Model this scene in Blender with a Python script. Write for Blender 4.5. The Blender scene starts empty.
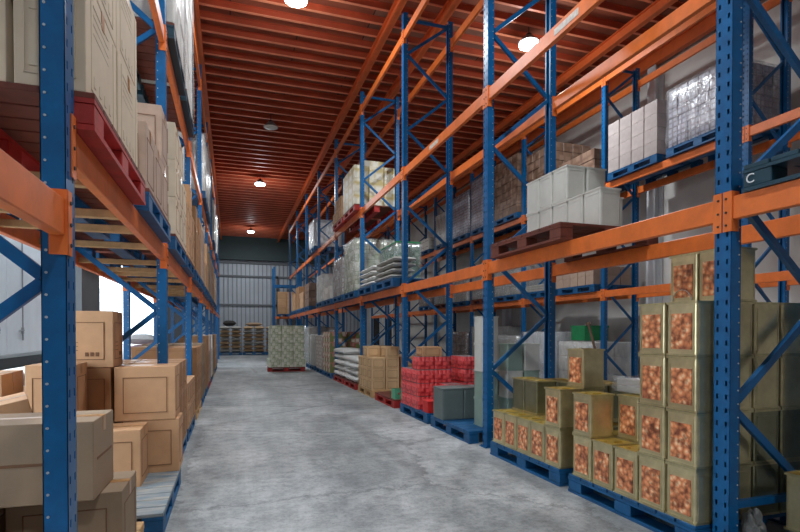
import bpy, bmesh, math, random
from mathutils import Vector, Matrix
random.seed(7)
S = bpy.context.scene
COL = S.collection
PI = math.pi

# ------------------------------------------------------------------ materials
def lin(r, g, b):
    f = lambda c: (c/255/12.92) if c/255 <= .04045 else ((c/255+.055)/1.055)**2.4
    return (f(r), f(g), f(b), 1)

def mat(name, rgb, rough=.6, metal=0, var=.0, scale=6., rgb2=None, rnd=0., bump=0., coat=0., spec=.5, emit=None, estr=0, stretch=None):
    m = bpy.data.materials.new(name); m.use_nodes = True
    N = m.node_tree.nodes; L = m.node_tree.links
    p = N['Principled BSDF']
    c = lin(*rgb)
    p.inputs['Base Color'].default_value = c
    p.inputs['Roughness'].default_value = rough
    p.inputs['Metallic'].default_value = metal
    p.inputs['Coat Weight'].default_value = coat
    p.inputs['Specular IOR Level'].default_value = spec
    if emit:
        p.inputs['Emission Color'].default_value = lin(*emit); p.inputs['Emission Strength'].default_value = estr
    out = None
    if var or bump:
        tc = N.new('ShaderNodeTexCoord'); no = N.new('ShaderNodeTexNoise')
        no.inputs['Scale'].default_value = scale; no.inputs['Detail'].default_value = 6; no.inputs['Roughness'].default_value = .62
        if stretch:
            mp = N.new('ShaderNodeMapping'); mp.inputs['Scale'].default_value = stretch
            L.new(tc.outputs['Object'], mp.inputs[0]); L.new(mp.outputs[0], no.inputs['Vector'])
        else:
            L.new(tc.outputs['Object'], no.inputs['Vector'])
    if var:
        r = N.new('ShaderNodeValToRGB')
        d = lin(*rgb2) if rgb2 else tuple(x*(1-var) for x in c[:3])+(1,)
        r.color_ramp.elements[0].position = .33; r.color_ramp.elements[1].position = .67
        r.color_ramp.elements[0].color = d
        r.color_ramp.elements[1].color = c if rgb2 else tuple(min(1, x*(1+var*.6)) for x in c[:3])+(1,)
        L.new(no.outputs['Fac'], r.inputs[0]); out = r.outputs[0]
    if rnd:
        oi = N.new('ShaderNodeObjectInfo'); mr = N.new('ShaderNodeMapRange')
        mr.inputs['To Min'].default_value = 1-rnd; mr.inputs['To Max'].default_value = 1+rnd*.6
        L.new(oi.outputs['Random'], mr.inputs['Value'])
        hs = N.new('ShaderNodeHueSaturation'); L.new(mr.outputs[0], hs.inputs['Value'])
        if out: L.new(out, hs.inputs['Color'])
        else: hs.inputs['Color'].default_value = c
        out = hs.outputs[0]
    if out: L.new(out, p.inputs['Base Color'])
    if bump:
        b = N.new('ShaderNodeBump'); b.inputs['Strength'].default_value = bump; b.inputs['Distance'].default_value = .02
        L.new(no.outputs['Fac'], b.inputs['Height']); L.new(b.outputs[0], p.inputs['Normal'])
    return m

M = {}
M['blue'] = mat('rack_blue_paint', (2, 92, 148), .38, var=.22, scale=9)
M['bolt'] = mat('zinc_bolt_head', (190, 194, 198), .4, .3)
M['orange'] = mat('rack_orange_paint', (228, 116, 50), .42, var=.14, scale=8)
M['dark'] = mat('dark_steel', (35, 36, 38), .6)
M['steel'] = mat('grey_steel', (150, 152, 152), .4, .6)
M['sticker'] = mat('pale_sticker', (215, 205, 195), .6, var=.25, scale=30)
M['tan'] = mat('tan_cardboard', (202, 158, 118), .8, var=.10, scale=5, rnd=.12)
M['paletan'] = mat('pale_tan_cardboard', (212, 178, 134), .8, var=.1, scale=5, rnd=.1)
M['brown'] = mat('brown_cardboard', (170, 126, 88), .85, var=.12, scale=5, rnd=.15)
M['greybrown'] = mat('grey_brown_cardboard', (150, 128, 104), .85, var=.1, scale=5, rnd=.12)
M['cream'] = mat('cream_cardboard', (216, 198, 172), .8, var=.08, scale=5, rnd=.08)
M['pinkbeige'] = mat('pinkish_beige_cardboard', (182, 156, 138), .8, var=.1, scale=6, rnd=.12)
M['greypink'] = mat('greyish_pink_cardboard', (184, 172, 168), .8, var=.14, scale=4, rnd=.1)
M['whitecard'] = mat('white_cardboard', (225, 222, 214), .7, var=.08, scale=8, rnd=.08)
M['tape'] = mat('packing_tape', (176, 128, 78), .3, coat=.3)
M['ink'] = mat('brown_print', (120, 84, 58), .8)
M['greyink'] = mat('grey_print', (205, 190, 166), .8)
M['bluepal'] = mat('blue_pallet_plastic', (12, 88, 138), .5, var=.3, scale=7, rnd=.15)
M['bluewood'] = mat('blue_washed_wood', (168, 164, 156), .75, var=.5, scale=4, rgb2=(92, 122, 140), stretch=(1, 5, 1))
M['redpal'] = mat('red_pallet_paint', (176, 44, 38), .55, var=.3, scale=7)
M['redwood'] = mat('red_brown_pallet_wood', (112, 56, 42), .7, var=.35, scale=6)
M['wood'] = mat('raw_pallet_wood', (196, 158, 112), .8, var=.25, scale=6, stretch=(1, 8, 1))
M['tealpal'] = mat('dark_teal_pallet_plastic', (22, 62, 78), .45, var=.2, scale=6)
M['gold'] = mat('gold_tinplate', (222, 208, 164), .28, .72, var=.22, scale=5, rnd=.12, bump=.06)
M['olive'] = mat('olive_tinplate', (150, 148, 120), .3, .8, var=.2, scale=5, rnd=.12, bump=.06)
M['tinrim'] = mat('bright_tin_rim', (206, 194, 150), .3, .8, var=.2, scale=12)
M['yellowlid'] = mat('brassy_tin_lid', (214, 186, 92), .35, .6, var=.25, scale=9)
M['whitetin'] = mat('white_tinplate', (214, 214, 206), .4, .1, var=.08, scale=5, rnd=.06)
M['greentin'] = mat('pale_green_tinplate', (150, 172, 160), .4, .2, var=.1, scale=5, rnd=.06)
M['silvergrey'] = mat('grey_green_box_metal', (112, 124, 122), .45, .3, var=.12, scale=5, rnd=.08)
M['sackwhite'] = mat('white_woven_sack', (226, 226, 222), .7, var=.1, scale=20, bump=.3)
M['sackbrown'] = mat('brown_paper_sack', (176, 146, 112), .8, var=.15, scale=12, bump=.3)
M['sackgrey'] = mat('grey_woven_sack', (168, 166, 160), .7, var=.15, scale=14, bump=.3)
M['pinksack'] = mat('pink_woven_sack', (226, 120, 168), .7, var=.3, scale=4, rgb2=(235, 225, 230))
M['green'] = mat('green_plastic', (30, 128, 76), .45, var=.2, scale=8)
M['paleg'] = mat('pale_green_plastic', (96, 176, 138), .5)
M['red'] = mat('red_plastic', (214, 42, 40), .5, var=.15, scale=6)
M['white'] = mat('white_paint', (225, 228, 230), .5, var=.06, scale=2)
M['bag'] = mat('grey_plastic_bag', (112, 114, 112), .3, var=.4, scale=14, bump=.8)
M['lens'] = mat('lamp_lens', (255, 255, 255), .5, emit=(225, 238, 255), estr=9)
M['tyre'] = mat('tyre_rubber', (28, 28, 29), .8)
M['trunk'] = mat('dull_brown_stick', (96, 74, 58), .8)

def film_mat():
    m = bpy.data.materials.new('stretch_film'); m.use_nodes = True
    N = m.node_tree.nodes; L = m.node_tree.links; N.remove(N['Principled BSDF'])
    tr = N.new('ShaderNodeBsdfTransparent'); gl = N.new('ShaderNodeBsdfGlossy'); df = N.new('ShaderNodeBsdfDiffuse')
    df.inputs[0].default_value = (.75, .77, .8, 1); gl.inputs['Roughness'].default_value = .22
    tc = N.new('ShaderNodeTexCoord'); no = N.new('ShaderNodeTexNoise'); no.inputs['Scale'].default_value = 9; no.inputs['Detail'].default_value = 5
    mp = N.new('ShaderNodeMapping'); mp.inputs['Scale'].default_value = (1, 1, .45); mp.inputs['Rotation'].default_value = (.5, .4, 0)
    L.new(tc.outputs['Object'], mp.inputs[0]); L.new(mp.outputs[0], no.inputs['Vector'])
    bu = N.new('ShaderNodeBump'); bu.inputs['Strength'].default_value = .9; bu.inputs['Distance'].default_value = .03
    L.new(no.outputs['Fac'], bu.inputs['Height']); L.new(bu.outputs[0], gl.inputs['Normal'])
    m1 = N.new('ShaderNodeMixShader'); m1.inputs[0].default_value = .45; L.new(df.outputs[0], m1.inputs[1]); L.new(gl.outputs[0], m1.inputs[2])
    m2 = N.new('ShaderNodeMixShader'); L.new(tr.outputs[0], m2.inputs[1]); L.new(m1.outputs[0], m2.inputs[2])
    r = N.new('ShaderNodeMapRange'); r.inputs['From Min'].default_value = .35; r.inputs['From Max'].default_value = .7
    r.inputs['To Min'].default_value = .16; r.inputs['To Max'].default_value = .5
    L.new(no.outputs['Fac'], r.inputs['Value']); L.new(r.outputs[0], m2.inputs[0])
    L.new(m2.outputs[0], N['Material Output'].inputs[0])
    return m
M['film'] = film_mat()

def label_mat():
    # picture label of a biscuit tin: orange-brown blobs in rows with dark gaps
    m = bpy.data.materials.new('orange_picture_label'); m.use_nodes = True
    N = m.node_tree.nodes; L = m.node_tree.links; p = N['Principled BSDF']
    p.inputs['Roughness'].default_value = .35
    tc = N.new('ShaderNodeTexCoord'); oi = N.new('ShaderNodeObjectInfo')
    ad = N.new('ShaderNodeVectorMath'); ad.operation = 'ADD'
    sc = N.new('ShaderNodeVectorMath'); sc.operation = 'SCALE'; sc.inputs[0].default_value = (0, 3.1, 1.7)
    L.new(oi.outputs['Random'], sc.inputs['Scale']); L.new(tc.outputs['Object'], ad.inputs[0]); L.new(sc.outputs[0], ad.inputs[1])
    vo = N.new('ShaderNodeTexVoronoi'); vo.inputs['Scale'].default_value = 26; vo.inputs['Randomness'].default_value = .8
    no = N.new('ShaderNodeTexNoise'); no.inputs['Scale'].default_value = 24; no.inputs['Detail'].default_value = 4
    L.new(ad.outputs[0], vo.inputs['Vector']); L.new(ad.outputs[0], no.inputs['Vector'])
    r = N.new('ShaderNodeValToRGB'); e = r.color_ramp.elements
    e[0].position = .12; e[0].color = lin(252, 212, 168); e[1].position = .85; e[1].color = lin(138, 74, 52)
    k = e.new(.42); k.color = lin(236, 150, 98)
    L.new(vo.outputs['Distance'], r.inputs[0])
    r2 = N.new('ShaderNodeValToRGB'); e = r2.color_ramp.elements
    e[0].position = .36; e[0].color = lin(120, 84, 70); e[1].position = .52; e[1].color = (1, 1, 1, 1)
    L.new(no.outputs['Fac'], r2.inputs[0])
    mx = N.new('ShaderNodeMix'); mx.data_type = 'RGBA'; mx.blend_type = 'MULTIPLY'; mx.inputs[0].default_value = .75
    L.new(r.outputs[0], mx.inputs[6]); L.new(r2.outputs[0], mx.inputs[7]); L.new(mx.outputs[2], p.inputs['Base Color'])
    return m
M['label'] = label_mat()

def stripes_mat(name, a, b, scale, axis='X', rough=.5, c3=None, band=.5):
    # goods printed with repeating units (cans, bottles, small packets): blocks of two colours
    m = bpy.data.materials.new(name); m.use_nodes = True
    N = m.node_tree.nodes; L = m.node_tree.links; p = N['Principled BSDF']; p.inputs['Roughness'].default_value = rough
    tc = N.new('ShaderNodeTexCoord')
    vo = N.new('ShaderNodeTexVoronoi'); vo.distance = 'CHEBYCHEV'; vo.inputs['Scale'].default_value = scale; vo.inputs['Randomness'].default_value = band
    L.new(tc.outputs['Object'], vo.inputs['Vector'])
    r = N.new('ShaderNodeValToRGB'); e = r.color_ramp.elements
    e[0].position = .2; e[0].color = lin(*a); e[1].position = .55; e[1].color = lin(*b)
    L.new(vo.outputs['Distance'], r.inputs[0]); out = r.outputs[0]
    if c3:
        sp = N.new('ShaderNodeSeparateColor'); L.new(vo.outputs['Color'], sp.inputs[0])
        gt = N.new('ShaderNodeMath'); gt.operation = 'GREATER_THAN'; gt.inputs[1].default_value = .6; L.new(sp.outputs[0], gt.inputs[0])
        mx = N.new('ShaderNodeMix'); mx.data_type = 'RGBA'; L.new(gt.outputs[0], mx.inputs[0]); L.new(out, mx.inputs[6]); mx.inputs[7].default_value = lin(*c3); out = mx.outputs[2]
    L.new(out, p.inputs['Base Color'])
    return m
M['redcans'] = stripes_mat('red_drink_can_pack', (236, 92, 92), (168, 24, 34), 15, rough=.35)
M['greenpack'] = stripes_mat('pale_green_drink_pack', (212, 216, 190), (158, 172, 136), 11, c3=(226, 226, 210), band=.4)
M['mixpack'] = stripes_mat('colourful_printed_pack', (230, 222, 205), (176, 74, 62), 8, c3=(120, 128, 70), band=.8)
M['whitepack'] = stripes_mat('white_spotted_pack', (228, 224, 216), (150, 130, 122), 9, band=.3)
M['silvercans'] = stripes_mat('silver_can_pack', (206, 208, 224), (126, 116, 126), 12, rough=.3, band=.15)
M['yellowcard'] = stripes_mat('white_and_yellow_printed_carton', (226, 222, 208), (196, 176, 118), 5, band=.9)
M['greenbottles'] = stripes_mat('green_bottle_pack', (150, 176, 156), (40, 104, 70), 10, band=.9)
M['brownbale'] = stripes_mat('brown_wrapped_packets', (150, 122, 104), (112, 86, 70), 6, band=.7)

def floor_mat():
    m = bpy.data.materials.new('worn_concrete'); m.use_nodes = True
    N = m.node_tree.nodes; L = m.node_tree.links; p = N['Principled BSDF']
    tc = N.new('ShaderNodeTexCoord')
    def noise(s, d, ro, st=None):
        n = N.new('ShaderNodeTexNoise'); n.inputs['Scale'].default_value = s; n.inputs['Detail'].default_value = d; n.inputs['Roughness'].default_value = ro
        if st:
            mp = N.new('ShaderNodeMapping'); mp.inputs['Scale'].default_value = st; L.new(tc.outputs['Object'], mp.inputs[0]); L.new(mp.outputs[0], n.inputs['Vector'])
        else: L.new(tc.outputs['Object'], n.inputs['Vector'])
        return n
    def ramp(src, a, ca, b, cb):
        r = N.new('ShaderNodeValToRGB'); e = r.color_ramp.elements
        e[0].position = a; e[0].color = ca; e[1].position = b; e[1].color = cb; L.new(src, r.inputs[0]); return r.outputs[0]
    def mul(a, b, f=1.):
        x = N.new('ShaderNodeMix'); x.data_type = 'RGBA'; x.blend_type = 'MULTIPLY'; x.inputs[0].default_value = f
        L.new(a, x.inputs[6]); L.new(b, x.inputs[7]); return x.outputs[2]
    n1 = noise(.9, 8, .68); n2 = noise(7, 9, .8); n3 = noise(.6, 5, .6, (1.6, .45, 1)); n4 = noise(34, 6, .8)
    base = ramp(n1.outputs['Fac'], .32, lin(150, 155, 157), .68, lin(214, 217, 217))
    a = mul(base, ramp(n2.outputs['Fac'], .36, (.46, .48, .49, 1), .56, (1, 1, 1, 1)), .85)
    a = mul(a, ramp(n3.outputs['Fac'], .38, (.48, .50, .50, 1), .60, (1, 1, 1, 1)), .8)
    a = mul(a, ramp(n4.outputs['Fac'], .35, (.5, .52, .53, 1), .5, (1, 1, 1, 1)), .6)
    # hairline cracks
    vo = N.new('ShaderNodeTexVoronoi'); vo.feature = 'DISTANCE_TO_EDGE'; vo.inputs['Scale'].default_value = .42
    ds = N.new('ShaderNodeVectorMath'); ds.operation = 'MULTIPLY_ADD'; ds.inputs[1].default_value = (.5, .5, 0)
    L.new(n2.outputs['Color'], ds.inputs[0]); L.new(tc.outputs['Object'], ds.inputs[2]); L.new(ds.outputs[0], vo.inputs['Vector'])
    a = mul(a, ramp(vo.outputs['Distance'], .004, (.45, .45, .45, 1), .014, (1, 1, 1, 1)), .55)
    L.new(a, p.inputs['Base Color'])
    rr = N.new('ShaderNodeMapRange'); rr.inputs['To Min'].default_value = .38; rr.inputs['To Max'].default_value = .72
    L.new(n2.outputs['Fac'], rr.inputs['Value']); L.new(rr.outputs[0], p.inputs['Roughness'])
    b = N.new('ShaderNodeBump'); b.inputs['Strength'].default_value = .12; b.inputs['Distance'].default_value = .01
    L.new(n2.outputs['Fac'], b.inputs['Height']); L.new(b.outputs[0], p.inputs['Normal'])
    return m
M['floor'] = floor_mat()

def ceil_mat():
    m = bpy.data.materials.new('ceiling_boards'); m.use_nodes = True
    N = m.node_tree.nodes; L = m.node_tree.links; p = N['Principled BSDF']; p.inputs['Roughness'].default_value = .75
    tc = N.new('ShaderNodeTexCoord'); br = N.new('ShaderNodeTexBrick'); br.offset = .5
    br.inputs['Scale'].default_value = 1; br.inputs['Brick Width'].default_value = 2.4; br.inputs['Row Height'].default_value = 1.2; br.inputs['Mortar Size'].default_value = .012
    br.inputs['Color1'].default_value = lin(156, 84, 58); br.inputs['Color2'].default_value = lin(140, 118, 102); br.inputs['Mortar'].default_value = lin(80, 46, 36); br.inputs['Bias'].default_value = -.35
    L.new(tc.outputs['Object'], br.inputs['Vector'])
    no = N.new('ShaderNodeTexNoise'); no.inputs['Scale'].default_value = 1.3; no.inputs['Detail'].default_value = 6; L.new(tc.outputs['Object'], no.inputs['Vector'])
    r = N.new('ShaderNodeValToRGB'); r.color_ramp.elements[0].position = .35; r.color_ramp.elements[0].color = (.55, .5, .5, 1); r.color_ramp.elements[1].position = .65
    L.new(no.outputs['Fac'], r.inputs[0])
    mx = N.new('ShaderNodeMix'); mx.data_type = 'RGBA'; mx.blend_type = 'MULTIPLY'; mx.inputs[0].default_value = .8
    L.new(br.outputs['Color'], mx.inputs[6]); L.new(r.outputs[0], mx.inputs[7]); L.new(mx.outputs[2], p.inputs['Base Color'])
    return m
M['ceil'] = ceil_mat()
M['joist'] = mat('orange_red_steel', (186, 80, 50), .5, var=.25, scale=1.5)
M['flange'] = mat('lit_tone_orange_flange', (236, 142, 104), .5, var=.2, scale=1.5)  # joist steel made paler: light on the bottom flange put into its colour
M['girder'] = mat('orange_girder_paint', (228, 110, 54), .5, var=.15, scale=3)
M['wallr'] = mat('cream_wall', (206, 202, 196), .8, var=.12, scale=1.2)
M['wallfar'] = mat('blue_grey_cladding', (186, 192, 200), .5, var=.1, scale=1)
M['ribs'] = mat('cladding_rib_grey', (140, 147, 155), .6)
M['fascia'] = mat('dark_green_grey_fascia', (62, 78, 80), .7, var=.15, scale=1)
M['walll'] = mat('grey_wall', (112, 116, 120), .8, var=.1, scale=1)
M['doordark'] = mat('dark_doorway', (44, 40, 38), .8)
M['ground'] = mat('outdoor_concrete', (206, 206, 202), .9, var=.15, scale=.7)

# ------------------------------------------------------------------ mesh helpers
def bx(bm, x0, x1, y0, y1, z0, z1, mi=0):
    v = [bm.verts.new((x, y, z)) for z in (z0, z1) for y in (y0, y1) for x in (x0, x1)]
    fs = []
    for q in ((0, 2, 3, 1), (4, 5, 7, 6), (0, 1, 5, 4), (2, 6, 7, 3), (0, 4, 6, 2), (1, 3, 7, 5)):
        f = bm.faces.new([v[i] for i in q]); f.material_index = mi; fs.append(f)
    return v, fs

def rbx(bm, x0, x1, y0, y1, z0, z1, b=.005, seg=2, mi=0):
    v, fs = bx(bm, x0, x1, y0, y1, z0, z1, mi)
    es = set(e for f in fs for e in f.edges)
    r = bmesh.ops.bevel(bm, geom=list(es), offset=b, segments=seg, profile=.5, affect='EDGES')
    for f in r['faces']: f.material_index = mi

def bar(bm, p, q, w, h, mi=0):
    # rectangular bar between two points
    p = Vector(p); q = Vector(q); d = (q-p).normalized()
    a = d.cross(Vector((0, 1, 0)))
    if a.length < .01: a = d.cross(Vector((1, 0, 0)))
    a.normalize(); c = d.cross(a)
    vs = []
    for e in (p, q):
        for s, t in ((-1, -1), (1, -1), (1, 1), (-1, 1)): vs.append(bm.verts.new(e+a*(s*w/2)+c*(t*h/2)))
    for i in range(4):
        f = bm.faces.new([vs[i], vs[(i+1) % 4], vs[4+(i+1) % 4], vs[4+i]]); f.material_index = mi
    bm.faces.new(vs[3::-1]).material_index = mi; bm.faces.new(vs[4:]).material_index = mi

def cyl(bm, c, r, h, seg=20, mi=0, axis='Z', r2=None):
    mtx = Matrix.Translation(c)
    if axis == 'X': mtx = mtx @ Matrix.Rotation(PI/2, 4, 'Y')
    if axis == 'Y': mtx = mtx @ Matrix.Rotation(PI/2, 4, 'X')
    r_ = bmesh.ops.create_cone(bm, cap_ends=True, segments=seg, radius1=r, radius2=r if r2 is None else r2, depth=h, matrix=mtx)
    for f in {f for v in r_['verts'] for f in v.link_faces}: f.material_index = mi

def mesh(name, bm, mats):
    bmesh.ops.recalc_face_normals(bm, faces=bm.faces[:])
    me = bpy.data.meshes.new(name); bm.to_mesh(me); bm.free()
    for m in (mats if isinstance(mats, (list, tuple)) else [mats]): me.materials.append(m)
    return me

def link(name, me, parent=None, loc=(0, 0, 0), rz=0):
    o = bpy.data.objects.new(name, me); COL.objects.link(o)
    o.location = loc; o.rotation_euler = (0, 0, rz)
    if parent: o.parent = parent
    return o

LABELS = {}
def tag(o, label, cat, group=None, kind=None):
    o['label'] = label; o['category'] = cat
    if group: o['group'] = group
    if kind: o['kind'] = kind
    n = len(label.split())
    if not 4 <= n <= 16: print('LABEL LENGTH', n, label)
    if label in LABELS: print('LABEL TWICE', label)
    LABELS[label] = o
    return o

def thing(name, label, cat, loc=(0, 0, 0), rz=0, group=None):
    o = link(name, None, None, loc, rz); o.empty_display_size = .1
    return tag(o, label, cat, group)

def struct(name, me, loc=(0, 0, 0)):
    o = link(name, me, None, loc); o['kind'] = 'structure'; return o

ORD = ['first', 'second', 'third', 'fourth', 'fifth', 'sixth', 'seventh', 'eighth', 'ninth', 'tenth', 'eleventh', 'twelfth', 'thirteenth', 'fourteenth', 'fifteenth', 'sixteenth', 'seventeenth', 'eighteenth']
LAYER = ['bottom', 'second', 'third', 'fourth', 'fifth', 'sixth', 'seventh', 'eighth']
ROW = ['aisle', 'second', 'third', 'fourth', 'fifth']

# ------------------------------------------------------------------ the setting
CEIL = 6.84
def build_setting():
    bm = bmesh.new(); bx(bm, -2.75, 8.2, -5, 31.4, -.12, 0); struct('floor', mesh('floor', bm, M['floor']))
    bm = bmesh.new(); bx(bm, -30, -2.75, -20, 60, -.2, -.02); struct('ground', mesh('ground', bm, M['ground']))
    bm = bmesh.new(); bx(bm, -2.75, 8.2, -5, 31.4, CEIL, CEIL+.1)
    c = struct('ceiling', mesh('ceiling', bm, M['ceil']))
    bm = bmesh.new(); y = -4.8
    while y < 31.2:
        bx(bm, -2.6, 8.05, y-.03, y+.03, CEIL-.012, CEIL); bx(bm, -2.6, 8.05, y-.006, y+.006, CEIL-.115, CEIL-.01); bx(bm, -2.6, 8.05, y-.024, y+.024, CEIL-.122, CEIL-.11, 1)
        y += .4
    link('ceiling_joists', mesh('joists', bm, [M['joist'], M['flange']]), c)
    # girders along the aisles
    n = 1
    for x, z in ((2.62, 6.52), (3.44, 6.52), (6.7, 6.52), (7.85, 6.45), (-.55, 6.52), (-1.36, 6.52)):
        bm = bmesh.new(); h = .17 if x != 7.85 else .24
        bx(bm, x-.055, x+.055, -4.9, 31.1, z-.012, z); bx(bm, x-.005, x+.005, -4.9, 31.1, z-.012, z+h); bx(bm, x-.055, x+.055, -4.9, 31.1, z+h-.012, z+h)
        struct('trim_%d' % n, mesh('girder', bm, M['girder'])); n += 1
    # far wall: pale ribbed cladding below, dark fascia above
    bm = bmesh.new(); bx(bm, -2.75, 8.2, 31.2, 31.4, 0, CEIL)
    w = struct('wall_far', mesh('wall_far', bm, M['wallfar']))
    bm = bmesh.new(); x = -2.6
    while x < 8.0:
        bx(bm, x, x+.06, 31.15, 31.21, 0, 5.2); x += .24
    link('cladding_ribs', mesh('ribs', bm, M['ribs']), w)
    bm = bmesh.new(); bx(bm, -2.7, 8.1, 30.95, 31.2, 5.42, CEIL); bx(bm, -2.7, 8.1, 30.9, 31.2, 5.40, 5.46)
    link('fascia', mesh('fascia', bm, M['fascia']), w)
    bm = bmesh.new(); bx(bm, -2.6, 8.1, 31.1, 31.2, 4.42, 4.52); bx(bm, -2.6, 8.1, 31.1, 31.2, 2.75, 2.85); bx(bm, -2.6, 8.1, 31.1, 31.2, 5.2, 5.3)
    link('cladding_rail', mesh('rail', bm, M['walll']), w)
    # right wall with steel columns
    bm = bmesh.new(); bx(bm, 8.0, 8.2, -5, 31.4, 0, CEIL)
    w = struct('wall_right', mesh('wall_right', bm, M['wallr']))
    bm = bmesh.new(); bx(bm, 7.96, 8.0, -5, 31.2, 1.5, 1.56); bx(bm, 7.97, 8.0, -5, 31.2, 5.2, 5.28)
    link('wall_rail', mesh('rail', bm, M['wallr']), w)
    for y in (2.3, 7.95, 13.6, 19.2, 24.8):
        bm = bmesh.new()
        bx(bm, 7.78, 7.8, y-.1, y+.1, 0, 6.4); bx(bm, 7.8, 7.98, y-.008, y+.008, 0, 6.4); bx(bm, 7.96, 7.98, y-.1, y+.1, 0, 6.4)
        struct('trim_%d' % n, mesh('column', bm, M['white'])); n += 1
    # dark doorways in the right wall
    for i, (y0, y1) in enumerate(((24.9, 26.6), (27.6, 29.0))):
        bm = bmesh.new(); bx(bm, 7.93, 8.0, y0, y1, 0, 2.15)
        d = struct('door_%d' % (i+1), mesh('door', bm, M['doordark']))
        bm = bmesh.new()
        bx(bm, 7.9, 8.0, y0-.1, y0, 0, 2.25); bx(bm, 7.9, 8.0, y1, y1+.1, 0, 2.25); bx(bm, 7.9, 8.0, y0, y1, 2.15, 2.25)
        link('door_frame', mesh('door_frame', bm, M['white']), d)
    # left wall: two open dock bays with a pier between
    bm = bmesh.new()
    for y0, y1, z0 in ((-5, 1.0, 0), (10.5, 11.8, 0), (22.5, 31.4, 0), (1.0, 10.5, 3.5), (11.8, 22.5, 3.5)):
        bx(bm, -2.75, -2.55, y0, y1, z0, CEIL)
    struct('wall_left', mesh('wall_left', bm, M['walll']))
    bm = bmesh.new(); bx(bm, -2.75, 8.2, -5.2, -5, 0, CEIL); struct('wall_near', mesh('wall_near', bm, M['wallr']))
build_setting()

# ------------------------------------------------------------------ racks
UP_H = 6.3
def upright_mesh(s, h=UP_H):
    # perforated open channel, front face at x = 0, body runs towards +x*s
    bm = bmesh.new(); t = .003
    def B(x0, x1, y0, y1, z0, z1):
        a, b = sorted((x0*s, x1*s)); bx(bm, a, b, y0, y1, z0, z1)
    for y0, y1 in ((-.05, -.034), (-.021, .021), (.034, .05)): B(0, t, y0, y1, 0, h)
    for y in (-.05, .05-t): B(0, .075, y, y+t, 0, h)
    for y in (-.0515, .0515):
        for k in range(int(h/.075)):
            cyl(bm, (.06*s, y, .0235+.075*k), .0048, .004, 6, 1, 'Y')
    for y0, y1 in ((-.05, -.028), (.028, .05)): B(.072, .075, y0, y1, 0, h)
    z = 0
    while z < h-.01:
        e = min(h, z+.047)
        for y0, y1 in ((-.034, -.021), (.021, .034)): B(0, t, y0, y1, z, e)
        z += .075
    B(.026, .05, -.02, .02, 0, h)
    return mesh('upright', bm, [M['blue'], M['bolt']])
def foot_mesh(s):
    bm = bmesh.new(); bx(bm, *sorted((-.03*s, .1*s)), -.07, .07, 0, .008)
    for y in (-.058, .058): cyl(bm, (-.012*s, y, .012), .009, .012, 6)
    return mesh('foot_plate', bm, M['blue'])

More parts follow.
